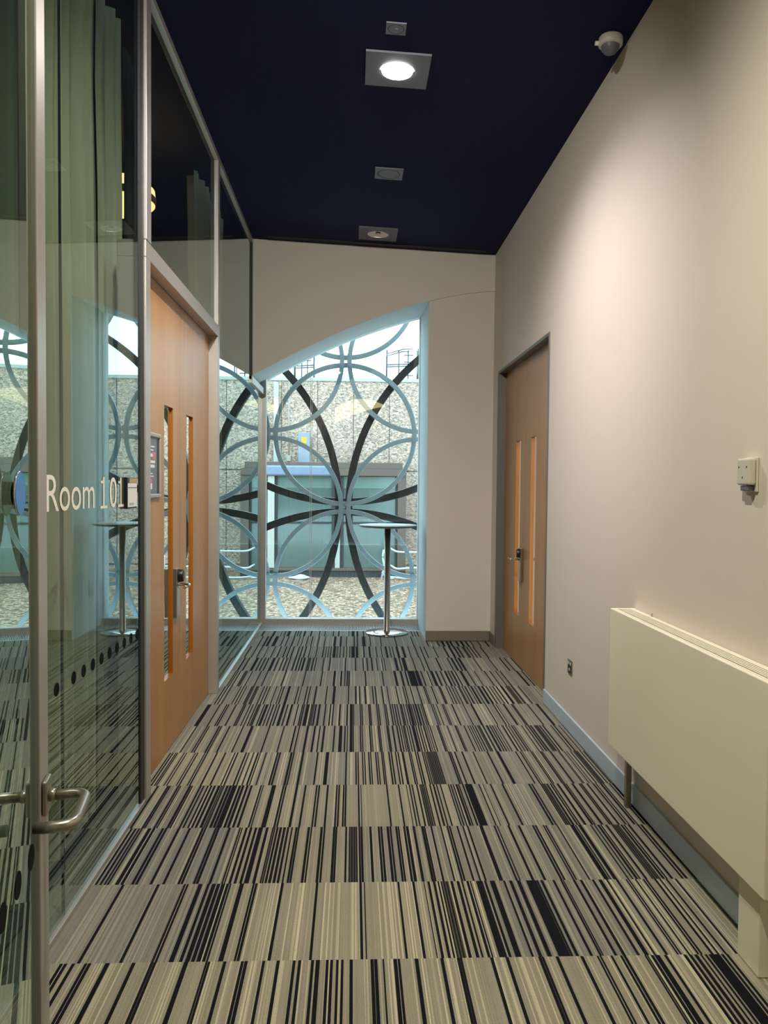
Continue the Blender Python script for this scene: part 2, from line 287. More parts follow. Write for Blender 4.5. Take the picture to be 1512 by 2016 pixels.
CARPET = {
 -1: '-929,8 -916,8 -891,8 -851,7 -839,8 -782,11 -698,9 -640,7 -630,7 -530,11 -464,5 -456,6 -405,8 -396,7 -348,7 -336,8 -279,7 -232,8 -180,7 -162,7 -120,7 -103,10 -72,7 -58,7 -39,6 -23,6 6,8 74,8 86,8 111,4 150,9 162,6 220,9 304,8 358,7 367,6 469,8 520,8 629,8 639,6 687,8 770,8 823,5 833,5 870,6 902,6 914,7 984,5 991,4 1006,8 1023,13 1051,7 1063,12 1117,8 1135,8 1154,9 1172,5 1188,6 1216,28 1244,7 1260,7',
 0: '-877,8 -742,8 -640,6 -629,6 -580,12 -549,8 -528,11 -510,9 -492,11 -475,8 -464,5 -420,12 -374,6 -364,7 -263,8 -128,7 41,7 56,3 189,6 248,7 290,3 308,7 330,7 346,5 371,32g 399,8 424,8 440,5 462,7 473,4 505,14 518,5 532,7 560,15 607,6 633,9 664,11 676,8 714,30 739,6 757,8 804,7 835,6 843,4 886,7 914,8 962,7 990,11 1018,5 1058,7 1096,5 1106,5 1134,5 1165,6 1176,6 1212,7 1232,5 1258,6 1295,6',
 1: '-984,7 -966,7 -950,6 -938,6 -903,11 -884,9 -844,8 -829,8 -773,8 -724,8 -666,8 -654,7 -607,7 -595,8 -546,8 -498,5 -489,4 -469,8 -449,8 -427,8 -405,14 -376,9 -346,15g -330,7 -315,8 -298,8 -282,7 -264,5 -244,7 -234,6 -188,8 -176,5 -130,8 -117,6 -73,8 -63,6 -19,6 12,37g 40,6 50,7 60,9 90,8 100,8 128,7 140,7 169,8 181,6 208,7 218,6 244,7 258,9 288,8 298,7 327,8 337,6 368,6 376,6 412,5 417,4 442,6 453,6 488,6 514,5 536,6 597,12 659,6 672,4 724,8 772,8 837,7 850,6 886,5 897,5 950,5 1019,14 1035,5 1054,12 1106,5 1124,5 1141,8 1154,5 1178,7 1219,35g 1249,8 1262,6 1283,8 1326,7 1342,8 1382,9',
 2: '-990,7 -938,7 -928,6 -885,7 -874,5 -826,9 -814,6 -772,7 -756,6 -735,6 -717,8 -699,8 -677,10 -657,20g -634,9 -618,9 -597,18 -571,9 -554,9 -532,9 -511,8 -462,6 -451,4 -400,10 -389,6 -346,7 -334,6 -277,9 -233,7 -175,6 -162,6 -118,7 -106,12 -71,6 -59,6 -36,6 -25,6 40,6 52,3 186,6 247,6 288,3 304,5 318,5 343,6 369,26g 388,5 411,6 430,7 446,5 466,5 508,5 520,5 534,5 550,8 562,5 583,7 612,28 634,6 668,5 690,3 729,6 792,7 932,8 947,6 1004,30g 1027,8 1046,7 1058,6 1084,9 1116,9 1128,5 1162,9 1198,6 1208,7 1240,7 1273,7 1286,5 1313,8 1326,5 1359,6 1379,14',
 3: '-1041,6 -1027,6 -1010,5 -1000,5 -962,5 -948,5 -898,5 -885,6 -843,5 -830,6 -774,7 -726,7 -671,5 -655,6 -607,7 -590,5 -562,5 -538,7 -524,5 -490,5 -424,7 -410,7 -344,9 -331,6 -277,9 -192,7 -136,14 -27,6 28,6 40,5 66,5 78,5 102,6 114,5 143,6 154,5 177,6 186,5 220,7 234,6 259,6 273,6 300,9 308,4 338,6 348,5 375,6 388,7 415,6 426,5 468,68g 571,7 582,6 606,6 649,7 657,5 714,5 798,7 858,12 966,6 992,6 1006,4 1057,6 1066,5 1112,7 1122,5 1171,8 1220,5 1228,4 1254,4 1271,4 1291,6 1308,5 1325,24g 1351,6 1371,6 1391,8',
 4: '-989,6 -923,6 -910,6 -845,8 -832,6 -779,8 -693,6 -635,13 -524,7 -431,6 -357,8 -333,6 -278,10 -232,9 -200,6 -172,9 -106,7 -66,15 -39,7 -24,5 0,13 14,5 58,6 70,5 118,7 129,4 173,6 182,5 230,6 238,5 265,8 295,8 310,6 324,5 340,15g 360,5 375,6 399,14 417,6 434,6 449,6 468,7 482,4 494,4 509,6 556,6 565,5 621,5 673,7 682,4 732,6 756,5 772,5 786,5 803,6 827,22g 855,7 881,10 900,6 916,6 932,5 948,5 983,8 1005,6 1024,5 1043,7 1056,5 1108,5 1133,6 1152,8 1168,8 1203,30g 1228,7 1248,8 1302,6 1322,7 1354,5 1382,6',
 5: '-998,19 -925,7 -878,7 -864,7 -812,7 -756,7 -744,7 -713,6 -692,6 -670,6 -648,22g -613,7 -594,13 -570,6 -548,7 -526,7 -506,7 -475,14 -448,7 -418,11 -374,7 -344,7 -332,7 -306,17 -271,26g -249,8 -223,10 -180,7 -146,7 -125,6 -79,8 -29,8 0,15 16,5 61,6 73,6 122,7 132,6 178,6 190,6 232,6 244,6 274,7 290,6 306,7 323,6 350,19g 370,5 389,6 406,13 422,6 438,7 455,10 474,7 492,5 504,7 567,5 580,5 603,5 644,5 654,5 713,8 796,5 854,10 956,7 1012,7 1030,5 1087,10 1144,7 1154,5 1257,7 1322,7 1332,7 1386,7',
 6: '-968,7 -946,7 -921,6 -848,6 -826,7 -805,6 -758,26g -720,24g -669,7 -647,6 -626,7 -574,6 -535,6 -518,7 -475,14 -406,7 -384,5 -338,7 -316,7 -268,9 -186,7 -130,14 -22,7 32,9 60,7 103,10 160,7 180,7 231,7 272,6 340,7 396,7 411,6 452,7 504,7 556,7 567,5 617,7 675,7 685,6 731,6 753,6 775,6 797,6 831,19g 858,6 880,9 906,6 928,11 954,6 984,13 1015,12 1046,7 1072,7 1098,7 1124,9 1164,14 1212,35g 1248,9 1300,7',
 7: '-962,7 -944,6 -921,7 -874,26g -826,7 -752,7 -696,7 -545,8 -380,8 -243,8 -140,13 -84,11 -54,6 -35,8 -21,8 112,8 252,7 357,14 409,12 447,10 494,43 542,21 580,9 629,7 667,17 705,10 743,8 782,13 810,8 838,11 867,8 915,16 972,7 1030,6 1116,7 1164,7 1212,7 1251,8 1390,13 1434,8',
 8: '-953,10 -913,10 -842,18 -802,8 -772,9 -741,10 -690,18 -650,8 -609,8 -578,9 -548,8 -502,10 -472,10 -446,9 -421,14 -376,27g -340,10 -314,7 -248,8 -192,8 -54,8 33,8 100,7 135,8 176,10 220,6 266,6 287,6 389,16 425,8 461,22 544,7 615,7 657,9 760,10 863,8 899,14 935,12 966,16 1100,7 1236,7 1339,10 1381,8 1443,8',
 9: '-965,8 -905,8 -856,8 -796,7 -731,8 -677,9 -622,10 -589,9 -552,9 -502,9 -470,9 -437,10 -393,8 -328,7 -267,8 -240,6 -218,6 -196,6 -163,18 -136,6 -108,7 -76,7 -48,6 -20,7 12,24 48,17 112,9 166,13 230,7 280,7 324,13 358,6 386,7 430,16 485,16 540,7 607,8 657,8 696,8 785,8 885,12 941,16 986,13 1019,22g 1074,29g 1108,8 1142,9 1175,8 1243,9',
 10: '-907,8 -854,14 -820,17 -761,24 -691,8 -644,8 -586,10 -528,7 -492,7 -446,7 -398,9 -334,8 -270,8 -170,16 -111,14 -53,7 24,10 54,9 118,24 184,7 288,7 436,8 602,8 744,9 851,9 900,17 947,16 983,14 1042,15 1090,17 1138,12 1186,8 1258,8 1336,12',
 11: '-926,13 -814,17 -738,7 -701,8 -658,20 -589,8 -564,8 -539,8 -496,15 -426,13 -339,8 -282,7 -195,8 -138,11 -32,7 12,23 56,15 119,10 176,8 628,8 660,7 691,10 710,18',
}

# ------------------------------------------------------------------ setting out (metres; floor at z = 0, corridor runs along +Y)
XL, XR, YC, YW = -1.0, 1.388, 7.77, 8.75          # glazed wall, solid wall, end wall, window line
def ceil_z(x): return 3.84 + (XR - x) / (XR - XL) * .11
ARCH_A = [(-1.02, 2.62), (-.967, 2.646), (-.684, 2.779), (-.387, 2.943), (.011, 3.143), (.311, 3.252), (.511, 3.311), (.737, 3.375), (1.013, 3.434), (1.391, 3.496)]
ARCH_B = [(-1.02, 2.69), (-.985, 2.708), (-.756, 2.834), (-.483, 2.983), (-.21, 3.094), (.014, 3.192), (.238, 3.285), (.575, 3.392), (.755, 3.434), (1.391, 3.55)]
def curve(tab, x):
    """least-squares cubic through the setting-out points"""
    key = id(tab)
    if key not in _cub:
        n = 4; A = [[sum(p[0] ** (i + j) for p in tab) for j in range(n)] + [sum(p[1] * p[0] ** i for p in tab)] for i in range(n)]
        for i in range(n):
            p = max(range(i, n), key=lambda r: abs(A[r][i])); A[i], A[p] = A[p], A[i]
            for r in range(n):
                if r != i:
                    f = A[r][i] / A[i][i]; A[r] = [a - f * b for a, b in zip(A[r], A[i])]
        _cub[key] = [A[i][n] / A[i][i] for i in range(n)]
    return sum(c * x ** i for i, c in enumerate(_cub[key]))
_cub = {}
XS = [XL - .04 + i * (XR + .1 - XL) / 48 for i in range(49)]

# ---- floor: the carpet tiles, half-metre rows, every dark yarn stripe a strip of its own
def carpet(name, x0, x1, y_rows, data, tone):
    me = bpy.data.meshes.new(name); V = []; F = []; C = []
    for (k, ya, yb) in y_rows:
        if k in data:
            st = []
            for t in data[k].split():
                g = t.endswith('g'); a, w = t.rstrip('g').split(','); st.append((float(a) / 1000, float(w) / 1000 * (1.0 if g else 1.36) , g))
        else:
            st = []; x = x0
            while x < x1:
                d = rnd.random() < .4; x += rnd.uniform(.012, .02) if d else rnd.uniform(.02, .07)
                st.append((x, .008, False))
                if rnd.random() < .5: st.append((x + .014, .007, False)); x += .014
        cuts = [x0]
        strips = []
        x = x0
        def plain(a, b):
            # split at the tile seams so that each tile keeps its own tint
            while b - a > 1e-5:
                s = math.floor(a / .5 + 1e-6) * .5 + .5; e = min(b, s); strips.append((a, e, 0, (a + e) / 2)); a = e
        for c, w, g in sorted(st):
            a, b = max(x0, c - w / 2), min(x1, c + w / 2)
            if a < x or b <= a: continue
            plain(x, a)
            if g:                                       # hatched block: fine alternating yarns
                n = max(2, round((b - a) / .005))
                for i in range(n): strips.append((a + (b - a) * i / n, a + (b - a) * (i + 1) / n, 1 if i % 2 == 0 else .78, c))
            else: strips.append((a, b, 1, c))
            x = b
        plain(x, x1)
        for a, b, d, c in strips:
            t, p = tone(k, c); n = len(V)
            V += [(a, ya, 0), (b, ya, 0), (b, yb, 0), (a, yb, 0)]; F.append((n, n + 1, n + 2, n + 3)); C += [(d, t, p, 1)] * 4
    me.from_pydata(V, [], F); at = me.attributes.new('yarn', 'FLOAT_COLOR', 'CORNER')
    for i, c in enumerate(C): at.data[i].color = c
    me.materials.append(M['carpet']); o = bpy.data.objects.new(name, me); COL.objects.link(o); return o
TONE = {-1: (.9, 1, .9, 1, .8), 0: (.25, .9, 1, .2, .8), 1: (.1, .9, .35, .2, .5), 2: (.2, .85, .9, .25, .3), 3: (.9, .25, .8, .2, .25), 4: (.25, .25, .15, .25, .3)}
def tone(k, x):
    i = min(4, max(0, int(math.floor((x + 1) / .5)))); t = TONE.get(k, (.2, .15, .15, .2, .25))[i]
    r = ((k * 7 + i * 13) % 5) / 5
    return t, (.25 + .5 * r) if k not in (-1, 0) else (.85 if t > .5 else .35)
Y0 = 2.517
rows = [(k, Y0 + .5 * k, Y0 + .5 * k + .5) for k in range(-11, 11)] + [(11, Y0 + 5.5, 8.312)]
fl = carpet('floor', XL - .07, XR + .08, rows, CARPET, tone); struct(fl, 'striped grey, beige and black carpet tiles covering the corridor floor', 'floor')
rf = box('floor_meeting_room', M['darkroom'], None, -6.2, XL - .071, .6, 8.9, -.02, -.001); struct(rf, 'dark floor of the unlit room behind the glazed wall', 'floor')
sub = box('floor_window_bay', M['slot'], None, XL - .07, XR + .08, 8.313, 8.95, -.05, -.012); struct(sub, 'dark trench floor under the window heating grille', 'floor')

# ---- ceiling
bm = N(); ys = [-3.05, YC + .02]
a = [bm.verts.new((x, y, ceil_z(x) + dz)) for dz in (0, .04) for y in ys for x in (XL - .06, XR + .08)]
for q in ((0, 1, 3, 2), (4, 6, 7, 5), (0, 2, 6, 4), (1, 5, 7, 3), (0, 4, 5, 1), (2, 3, 7, 6)): bm.faces.new([a[i] for i in q])
ce = obj('ceiling', bm, M['ceil']); struct(ce, 'dark navy fabric ceiling sloping gently over the corridor', 'ceiling')

# ---- solid walls
wr = empty('wall_right'); struct(wr, 'tall warm white wall on the side of the radiator cover', 'wall')
T = .16
bm = N()
bx(bm, XR, XR + T, -3.05, 5.535, 0, 3.84); bx(bm, XR, XR + T, 7.505, 8.95, 0, 3.84); bx(bm, XR, XR + T, 5.535, 7.505, 2.66, 3.84)
obj('plaster', bm, M['wall'], wr)
we = empty('wall_back'); struct(we, 'beige end wall with an arched opening over the window', 'wall')
bm = N(); A0, B0, At, Bt = [], [], [], []
for x in XS:
    A0.append(bm.verts.new((x, YC - .006, curve(ARCH_A, x)))); B0.append(bm.verts.new((x, YW + .2, curve(ARCH_B, x) + .012)))
    At.append(bm.verts.new((x, YC - .006, 4.0))); Bt.append(bm.verts.new((x, YW + .2, 4.0)))
for i in range(len(XS) - 1):
    for p, q in ((A0, At), (A0, B0), (B0, Bt), (At, Bt)):
        f = bm.faces.new((p[i], p[i + 1], q[i + 1], q[i])); f.material_index = 1 if p is A0 and q is B0 else 0
for i in (0, -1): bm.faces.new((A0[i], At[i], Bt[i], B0[i]))
obj('bulkhead', bm, [M['back'], M['jamb']], we)
bm = N(); XJ = .737; xs = [XJ + i * (XR + .02 - XJ) / 12 for i in range(13)]
lo = [bm.verts.new((x, YC + .008, 0)) for x in xs]; hi = [bm.verts.new((x, YC + .008, curve(ARCH_A, x) + .01)) for x in xs]
for i in range(12): bm.faces.new((lo[i], lo[i + 1], hi[i + 1], hi[i]))
jb = [bm.verts.new(c) for c in ((XJ, YW + .2, 0), (XJ, YW + .2, curve(ARCH_B, XJ) + .03))]
f = bm.faces.new((lo[0], hi[0], jb[1], jb[0])); f.material_index = 1
obj('column_facing', bm, [M['back'], M['jamb']], we)
wb = empty('wall_rear'); struct(wb, 'plain wall closing the corridor behind the viewer', 'wall')
box('plaster', M['back'], wb, XL - .06, XR + .1, -3.2, -3.05, 0, 4)
wp = empty('wall_entrance'); struct(wp, 'short cross wall carrying the open glass door', 'wall')
bm = N(); bx(bm, XL - .06, -.50, .50, .62, 0, 3.93); obj('plaster', bm, M['wall'], wp)
wl = empty('wall_entrance_side'); struct(wl, 'plain side wall before the glass door', 'wall')
box('plaster', M['wall'], wl, XL - .12, XL - .02, -3.05, .5, 0, 3.96)
# dark room behind the glazed wall
wd = empty('wall_meeting_room'); struct(wd, 'dark walls and ceiling of the unlit room behind the glass', 'wall')
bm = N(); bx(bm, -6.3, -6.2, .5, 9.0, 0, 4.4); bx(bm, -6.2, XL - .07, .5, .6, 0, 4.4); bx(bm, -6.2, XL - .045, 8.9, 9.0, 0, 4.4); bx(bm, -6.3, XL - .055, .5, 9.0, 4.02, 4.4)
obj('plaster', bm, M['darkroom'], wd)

# ---- skirtings
def skirt(name, label, *c):
    o = box(name, M['skirt' if name.endswith('right') else 'skirt_far'], None, *c, bevel=.002); struct(o, label, 'skirting')
skirt('baseboard_right', 'satin metal skirting along the white wall under the radiator cover', XR - .012, XR, -3.0, 5.535, .006, .105)
skirt('baseboard_corner', 'short piece of metal skirting between the timber door and the end wall', XR - .012, XR, 7.51, YC - .006, .006, .105)
skirt('baseboard_back', 'metal skirting at the foot of the beige column facing', XJ, XR - .012, YC - .006, YC + .008, .006, .105)

# ---- glazed wall on the side of the timber doors
gw = empty('wall_left'); struct(gw, 'full height glazed wall with slim aluminium framing beside the maple doors', 'glazed wall')
def pane(y0, y1, z0, z1, parent=gw): return box('glass_pane', M['glass'], parent, XL - .022, XL - .01, y0, y1, z0, z1)
pane(.63, 2.764, .02, 3.905); pb = pane(2.772, 3.742, .02, 3.905)
pane(3.89, 5.80, 2.717, 3.905); pane(5.87, 7.73, 2.58, 3.905); pane(5.87, 8.70, .02, 2.579)
bm = N(); bx(bm, XL - .02, XL - .012, 2.764, 2.772, .02, 3.905); obj('silicone_joint', bm, M['gasket'], gw)
bm = N(); bx(bm, XL - .03, XL - .004, 3.742, 3.805, .02, 3.905); obj('gasket', bm, M['gasket'], gw)
bm = N(); bx(bm, XL - .13, XL + .004, .63, 3.80, .001, .02); bx(bm, XL - .13, XL + .004, 5.875, 8.70, .001, .02); obj('base_rail', bm, M['alu'], gw, .002)
bm = N(); bx(bm, XL - .05, XL + .006, .63, 7.765, 3.905, 3.946); obj('head_rail', bm, M['alu'], gw, .003)
bm = N(); bx(bm, XL - .05, XL + .01, 7.727, 8.70, 2.545, 2.615); obj('bay_head_rail', bm, M['alu'], gw, .003)
bm = N(); bx(bm, XL - .05, XL + .01, 3.805, 3.89, 2.717, 3.905); obj('mullion', bm, M['alu'], gw, .003)
bm = N(); bx(bm, XL - .05, XL + .006, 5.80, 5.87, 2.717, 3.905); obj('mullion', bm, M['alu'], gw, .003)
bm = N(); bx(bm, XL - .04, XL + .004, 7.727, 7.764, 2.58, 3.905); obj('mullion', bm, M['gasket'], gw, .003)
# vinyl on the glass: door lettering and the row of dots
def word(txt, y0, y1, z0, z1, parent, x, mat):
    cu = bpy.data.curves.new('t', 'FONT'); cu.body = txt; cu.resolution_u = 6
    t = bpy.data.objects.new('t', cu); COL.objects.link(t); dg = bpy.context.evaluated_depsgraph_get(); dg.update()
    me = bpy.data.meshes.new_from_object(t.evaluated_get(dg)); bpy.data.objects.remove(t)
    xs = [v.co.x for v in me.vertices]; zs = [v.co.y for v in me.vertices]; xa, xb, za, zb = min(xs), max(xs), min(zs), max(zs)
    for v in me.vertices: v.co = (x, y0 + (v.co.x - xa) / (xb - xa) * (y1 - y0), z0 + (v.co.y - za) / (zb - za) * (z1 - z0))
    me.materials.clear(); me.materials.append(mat); o = bpy.data.objects.new('lettering', me); COL.objects.link(o); o.parent = parent; return o
tag(word('Room', 2.618, 3.097, 1.456, 1.580, pb, XL - .0085, M['vinyl']), 'white vinyl lettering Room')
lt = word('0', 3.288, 3.384, 1.452, 1.579, pb, XL - .0085, M['vinyl']); lt['label'] = 'white vinyl figures 101'
bm = N(); bm.from_mesh(lt.data)
for y0 in (3.168, 3.402):
    w_ = .086
    for pl in ([(0, 0), (1, 0), (1, .085), (0, .085)], [(.40, .085), (.60, .085), (.60, 1), (.40, 1)], [(.06, .80), (.40, .80), (.40, .88), (.06, .88)], [(.40, .80), (.40, 1), (.34, .88)]):
        bm.faces.new([bm.verts.new((XL - .0085, y0 + a * w_, 1.452 + b_ * .127)) for a, b_ in pl])
bm.to_mesh(lt.data); bm.free()
bm = N()
for i in range(18): 
    y = 2.594 - .105 * i; cyl(bm, (XL - .0095, y, .848), .0235, .001, 'X', 28)
cyl(bm, (XL - .0095, 2.699, .846), .0235, .001, 'X', 28)
for i in range(9): cyl(bm, (XL - .0095, 2.864 + .105 * i, .846), .0235, .001, 'X', 28)
tag(obj('manifestation_dots', bm, M['dot'], gw), 'row of dark round dots on the glass', None)

# ---- timber double doors
def leaf(parent, X, s, ya, yb, slot, meet_gap=.002):
    """one maple leaf; X corridor face, s direction into the wall, slot = (y0, y1, z0, z1)"""
    th = .046; a, b = (X, X + s * th) if s > 0 else (X + s * th, X); y0, y1, z0, z1 = slot; Z1 = 2.632
    bm = N()
    xs = (a, b); loops = []
    def face(x):
        P = [[bm.verts.new((x, y, z)) for z in (.006, z0, z1, Z1)] for y in (ya, y0, y1, yb)]
        for i in range(3):
            for j in range(3):
                if (i, j) != (1, 1): bm.faces.new((P[i][j], P[i + 1][j], P[i + 1][j + 1], P[i][j + 1]))
        return P
    P, Q = face(a), face(b)
    for j in range(3):
        bm.faces.new((P[0][j], P[0][j + 1], Q[0][j + 1], Q[0][j])); bm.faces.new((P[3][j], P[3][j + 1], Q[3][j + 1], Q[3][j]))
        bm.faces.new((P[j][0], P[j + 1][0], Q[j + 1][0], Q[j][0])); bm.faces.new((P[j][3], P[j + 1][3], Q[j + 1][3], Q[j][3]))
    for (i, j, k, l) in ((1, 1, 2, 1), (2, 1, 2, 2), (2, 2, 1, 2), (1, 2, 1, 1)):
        f = bm.faces.new((P[i][j], P[k][l], Q[k][l], Q[i][j])); f.material_index = 1
    o = obj('door_leaf', bm, [M['wood'], M['wood_edge']], parent)
    m = X + s * .015
    box('vision_pane', M['doorglass'], o, min(m, m + s * .006), max(m, m + s * .006), y0 + .001, y1 - .001, z0 + .001, z1 - .001)
    return o
def lock(parent, X, s, y, d, z):
    """lock case with reader and lever: s = direction out into the corridor, d = direction the lever points along Y"""
    a, b = sorted((X + s * .0005, X + s * .022)); lc = empty('lock_set'); lc.parent = parent
    box('lock_plate', M['steel'], lc, a, b, y - .043, y + .043, z - .195, z + .098, bevel=.003)
    bm = N(); cyl(bm, (X + s * .02, y - d * .012, z + .058), .03, s * .032, 'X', 24, .026)
    for v in bm.verts: v.co.z = z + .052 + (v.co.z - z - .058) * 1.35
    obj('card_reader', bm, M['black'], lc, .004)
    bm = N(); tube(bm, rounded([(X + s * .02, y - d * .008, z), (X + s * .088, y - d * .008, z), (X + s * .088, y + d * .135, z)], .02), .0095, 16)
    cyl(bm, (X + s * .02, y - d * .008, z), .018, s * .006, 'X', 20)
    obj('lever_handle', bm, M['chrome'], lc)
def frame(parent, X, s, ya, yb, mat, lip):
    """metal lining: jambs and head, face at X, running back into the wall"""
    a, b = sorted((X - s * lip, X + s * .13)); bm = N()
    return a, b
# door_1: the pair in the glazed wall
d1 = empty('door_1'); struct(d1, 'pair of maple double doors in the glazed wall with a poster on the near leaf', 'door')
bm = N()
for y0, y1 in ((3.805, 3.89), (5.80, 5.868)): bx(bm, XL - .13, XL + .006, y0, y1, .001, 2.635)
bx(bm, XL - .13, XL + .006, 3.805, 5.868, 2.635, 2.716); obj('door_frame', bm, M['alu'], d1, .003)
XD = XL - .062
la = leaf(d1, XD, -1, 3.895, 4.842, (4.448, 4.662, .43, 1.997)); lb = leaf(d1, XD, -1, 4.848, 5.795, (5.030, 5.240, .43, 1.993))
lock(la, XD, 1, 4.662 + .048, -1, .952)
# door_2: the pair in the white wall
d2 = empty('door_2'); struct(d2, 'pair of maple double doors with grey frame in the white wall', 'door')
bm = N()
for y0, y1 in ((5.537, 5.562), (7.44, 7.504)): bx(bm, XR - .006, XR + .13, y0, y1, .001, 2.632)
bx(bm, XR - .006, XR + .13, 5.537, 7.504, 2.632, 2.658); obj('door_frame', bm, M['frame_grey'], d2, .002)
XE = XR + .062
lc_ = leaf(d2, XE, 1, 6.532, 7.436, (6.738, 6.928, .432, 1.962)); ld = leaf(d2, XE, 1, 5.566, 6.527, (6.163, 6.347, .435, 1.962))
lock(lc_, XE, -1, 6.635, 1, .935)
# lobbies behind the timber doors so the slots look into something pale
for nm, lab, c in (('wall_lobby', 'pale wall of the lobby behind the white wall doors', (XR + .9, XR + 1.0, 4.9, 8.2, 0, 3.2)),):
    o = empty(nm); struct(o, lab, 'wall'); box('plaster', M['wall'], o, *c)

# ---- window_1: end window under the arch
w1 = empty('window_1'); struct(w1, 'tall frameless end window under the arch looking onto the gravel roof', 'window')
bm = N(); xs = [XL + .03 + i * (XJ - XL - .03) / 40 for i in range(41)]; FA, FB, GA, GB = [], [], [], []
for x in xs:
    z = curve(ARCH_B, x) - .004
    FA.append(bm.verts.new((x, YW, .06))); FB.append(bm.verts.new((x, YW, z))); GA.append(bm.verts.new((x, YW + .012, .06))); GB.append(bm.verts.new((x, YW + .012, z)))
for i in range(40):
    for p, q in ((FA, FB), (GA, GB), (FA, GA), (FB, GB)): bm.faces.new((p[i], p[i + 1], q[i + 1], q[i]))
for i in (0, -1): bm.faces.new((FA[i], FB[i], GB[i], GA[i]))
obj('glass_pane', bm, M['winglass'], w1)
box('bottom_rail', M['alu'], w1, XL + .03, XJ, YW - .05, YW + .06, -.02, .064, bevel=.003)
bm = N(); bx(bm, XL - .02, XL + .034, YW - .05, YW + .06, -.02, curve(ARCH_B, XL) + .02); obj('corner_post', bm, M['alu'], w1, .003)
bm = N(); bx(bm, XJ - .012, XJ, YW - .02, YW + .03, .064, 3.42); obj('side_channel', bm, M['jamb'], w1)
bm = N()
for x in (-.479, -.463): bx(bm, x - .0025, x + .0025, YW - .003, YW, .064, curve(ARCH_B, x) - .01)
obj('silicone_joint', bm, M['jamb'], w1)
# trench heating grille
g = empty('floor_grille'); tag(g, 'fine metal heating grille set in the floor along the end window', 'grille')
bm = N(); n = 118
for i in range(n):
    x = XL + .012 + (XJ - XL - .02) * i / (n - 1); bx(bm, x - .0032, x + .0032, 8.33, 8.695, -.012, .004)
obj('slats', bm, M['alu'], g)
bm = N(); bx(bm, XL + .004, XJ - .002, 8.313, 8.33, -.012, .005); bx(bm, XL + .004, XJ - .002, 8.684, 8.70, -.012, .005); obj('edge_trim', bm, M['alu'], g)

# ---- door_3: the open glass leaf by the viewer (local frame: +y hinge to free edge, +x corridor face)
d3 = empty('door_3', (-.446, .625, 0), math.radians(10.3)); struct(d3, 'open glass door leaf with metal stile beside the viewer', 'door')
LW, LH = .98, 2.78
gl = box('glass_pane', M['leafglass'], d3, -.010, 0, .07, LW - .07, .10, LH - .07)
bm = N()
for y0, y1 in ((0, .08), (LW - .08, LW)): bx(bm, -.024, .0095, y0, y1, .012, LH)
bx(bm, -.024, .0095, .08, LW - .08, .012, .11); bx(bm, -.024, .0095, .08, LW - .08, LH - .08, LH)
obj('door_frame', bm, M['alu'], d3, .003)
bm = N()
for i in range(7): cyl(bm, (.0002, .865 - .105 * i, .848), .0235, .0008, 'X', 28)
obj('dots', bm, M['dot'], gl)
for s, x0 in ((1, .0097), (-1, -.0242)):
    h = empty('lever_set'); h.parent = d3; zc = .938; yc = LW - .045
    bm = N(); a, b = sorted((x0, x0 + s * .010)); bx(bm, a, b, yc - .026, yc + .026, zc - .034, zc + .036); obj('rose', bm, M['steel'], h, .008, 3)
    bm = N(); cyl(bm, (x0 + s * .010, yc, zc), .0125, s * .012, 'X', 24); obj('spindle', bm, M['steel'], h)
    bm = N(); tube(bm, rounded([(x0 + s * .020, yc, zc), (x0 + s * .080, yc, zc), (x0 + s * .080, yc - .155, zc), (x0 + s * .012, yc - .155, zc)], .034, 9), .0105, 18)
    obj('lever_handle', bm, M['steel'], h)
bm = N(); bx(bm, -.04, .03, -.06, -.004, .001, 3.90); obj('hinge_post', bm, M['alu'], d3, .003)
# ---- round sign on the leaf
R3 = Matrix.Rotation(math.radians(10.3), 4, 'Z')
def leafpt(x, y, z): return R3 @ Vector((x, y, z)) + Vector((-.446, .625, 0))
sg = empty('door_sign', leafpt(0, .745, 1.535), math.radians(10.3)); tag(sg, 'round blue sign disc with silver rim stood off the open glass door', 'sign')
bm = N(); cyl(bm, (.0085, 0, 0), .0385, .003, 'X', 48); obj('rim', bm, M['chrome'], sg, .001)
bm = N(); cyl(bm, (.0116, 0, 0), .0365, .0006, 'X', 48); obj('blue_face', bm, M['blue'], sg)
bm = N(); cyl(bm, (.0005, 0, 0), .020, .008, 'X', 48); obj('backing', bm, M['black'], sg)

# ------------------------------------------------------------------ things in the corridor
# bar table
t = empty('bar_table', (.366, 8.2, 0)); tag(t, 'tall round bar table with steel column standing by the end window', 'table')
bm = N(); lathe(bm, [(0, 0), (.222, 0), (.225, .004), (.224, .009), (.10, .016), (.045, .019), (0, .019)], (0, 0, .005), n=64); obj('base', bm, M['chrome'], t)
bm = N(); lathe(bm, [(0, .018), (.036, .018), (.036, .028), (.0325, .03), (.0325, 1.105), (0, 1.105)], (0, 0, .005), n=40); obj('column', bm, M['steel'], t)
bm = N(); lathe(bm, [(0, 1.106), (.10, 1.106), (.27, 1.118), (.302, 1.133), (.304, 1.138)], (0, 0, 0), n=64); lathe(bm, [(.304, 1.138), (.300, 1.1445), (.298, 1.145)], n=64); o = obj('underside', bm, M['tabledge'], t)
bm = N(); lathe(bm, [(.304, 1.1385), (.3045, 1.142), (.302, 1.1455), (0, 1.1457), (0, 1.1385)], n=64); obj('tabletop', bm, M['tabletop'], t)

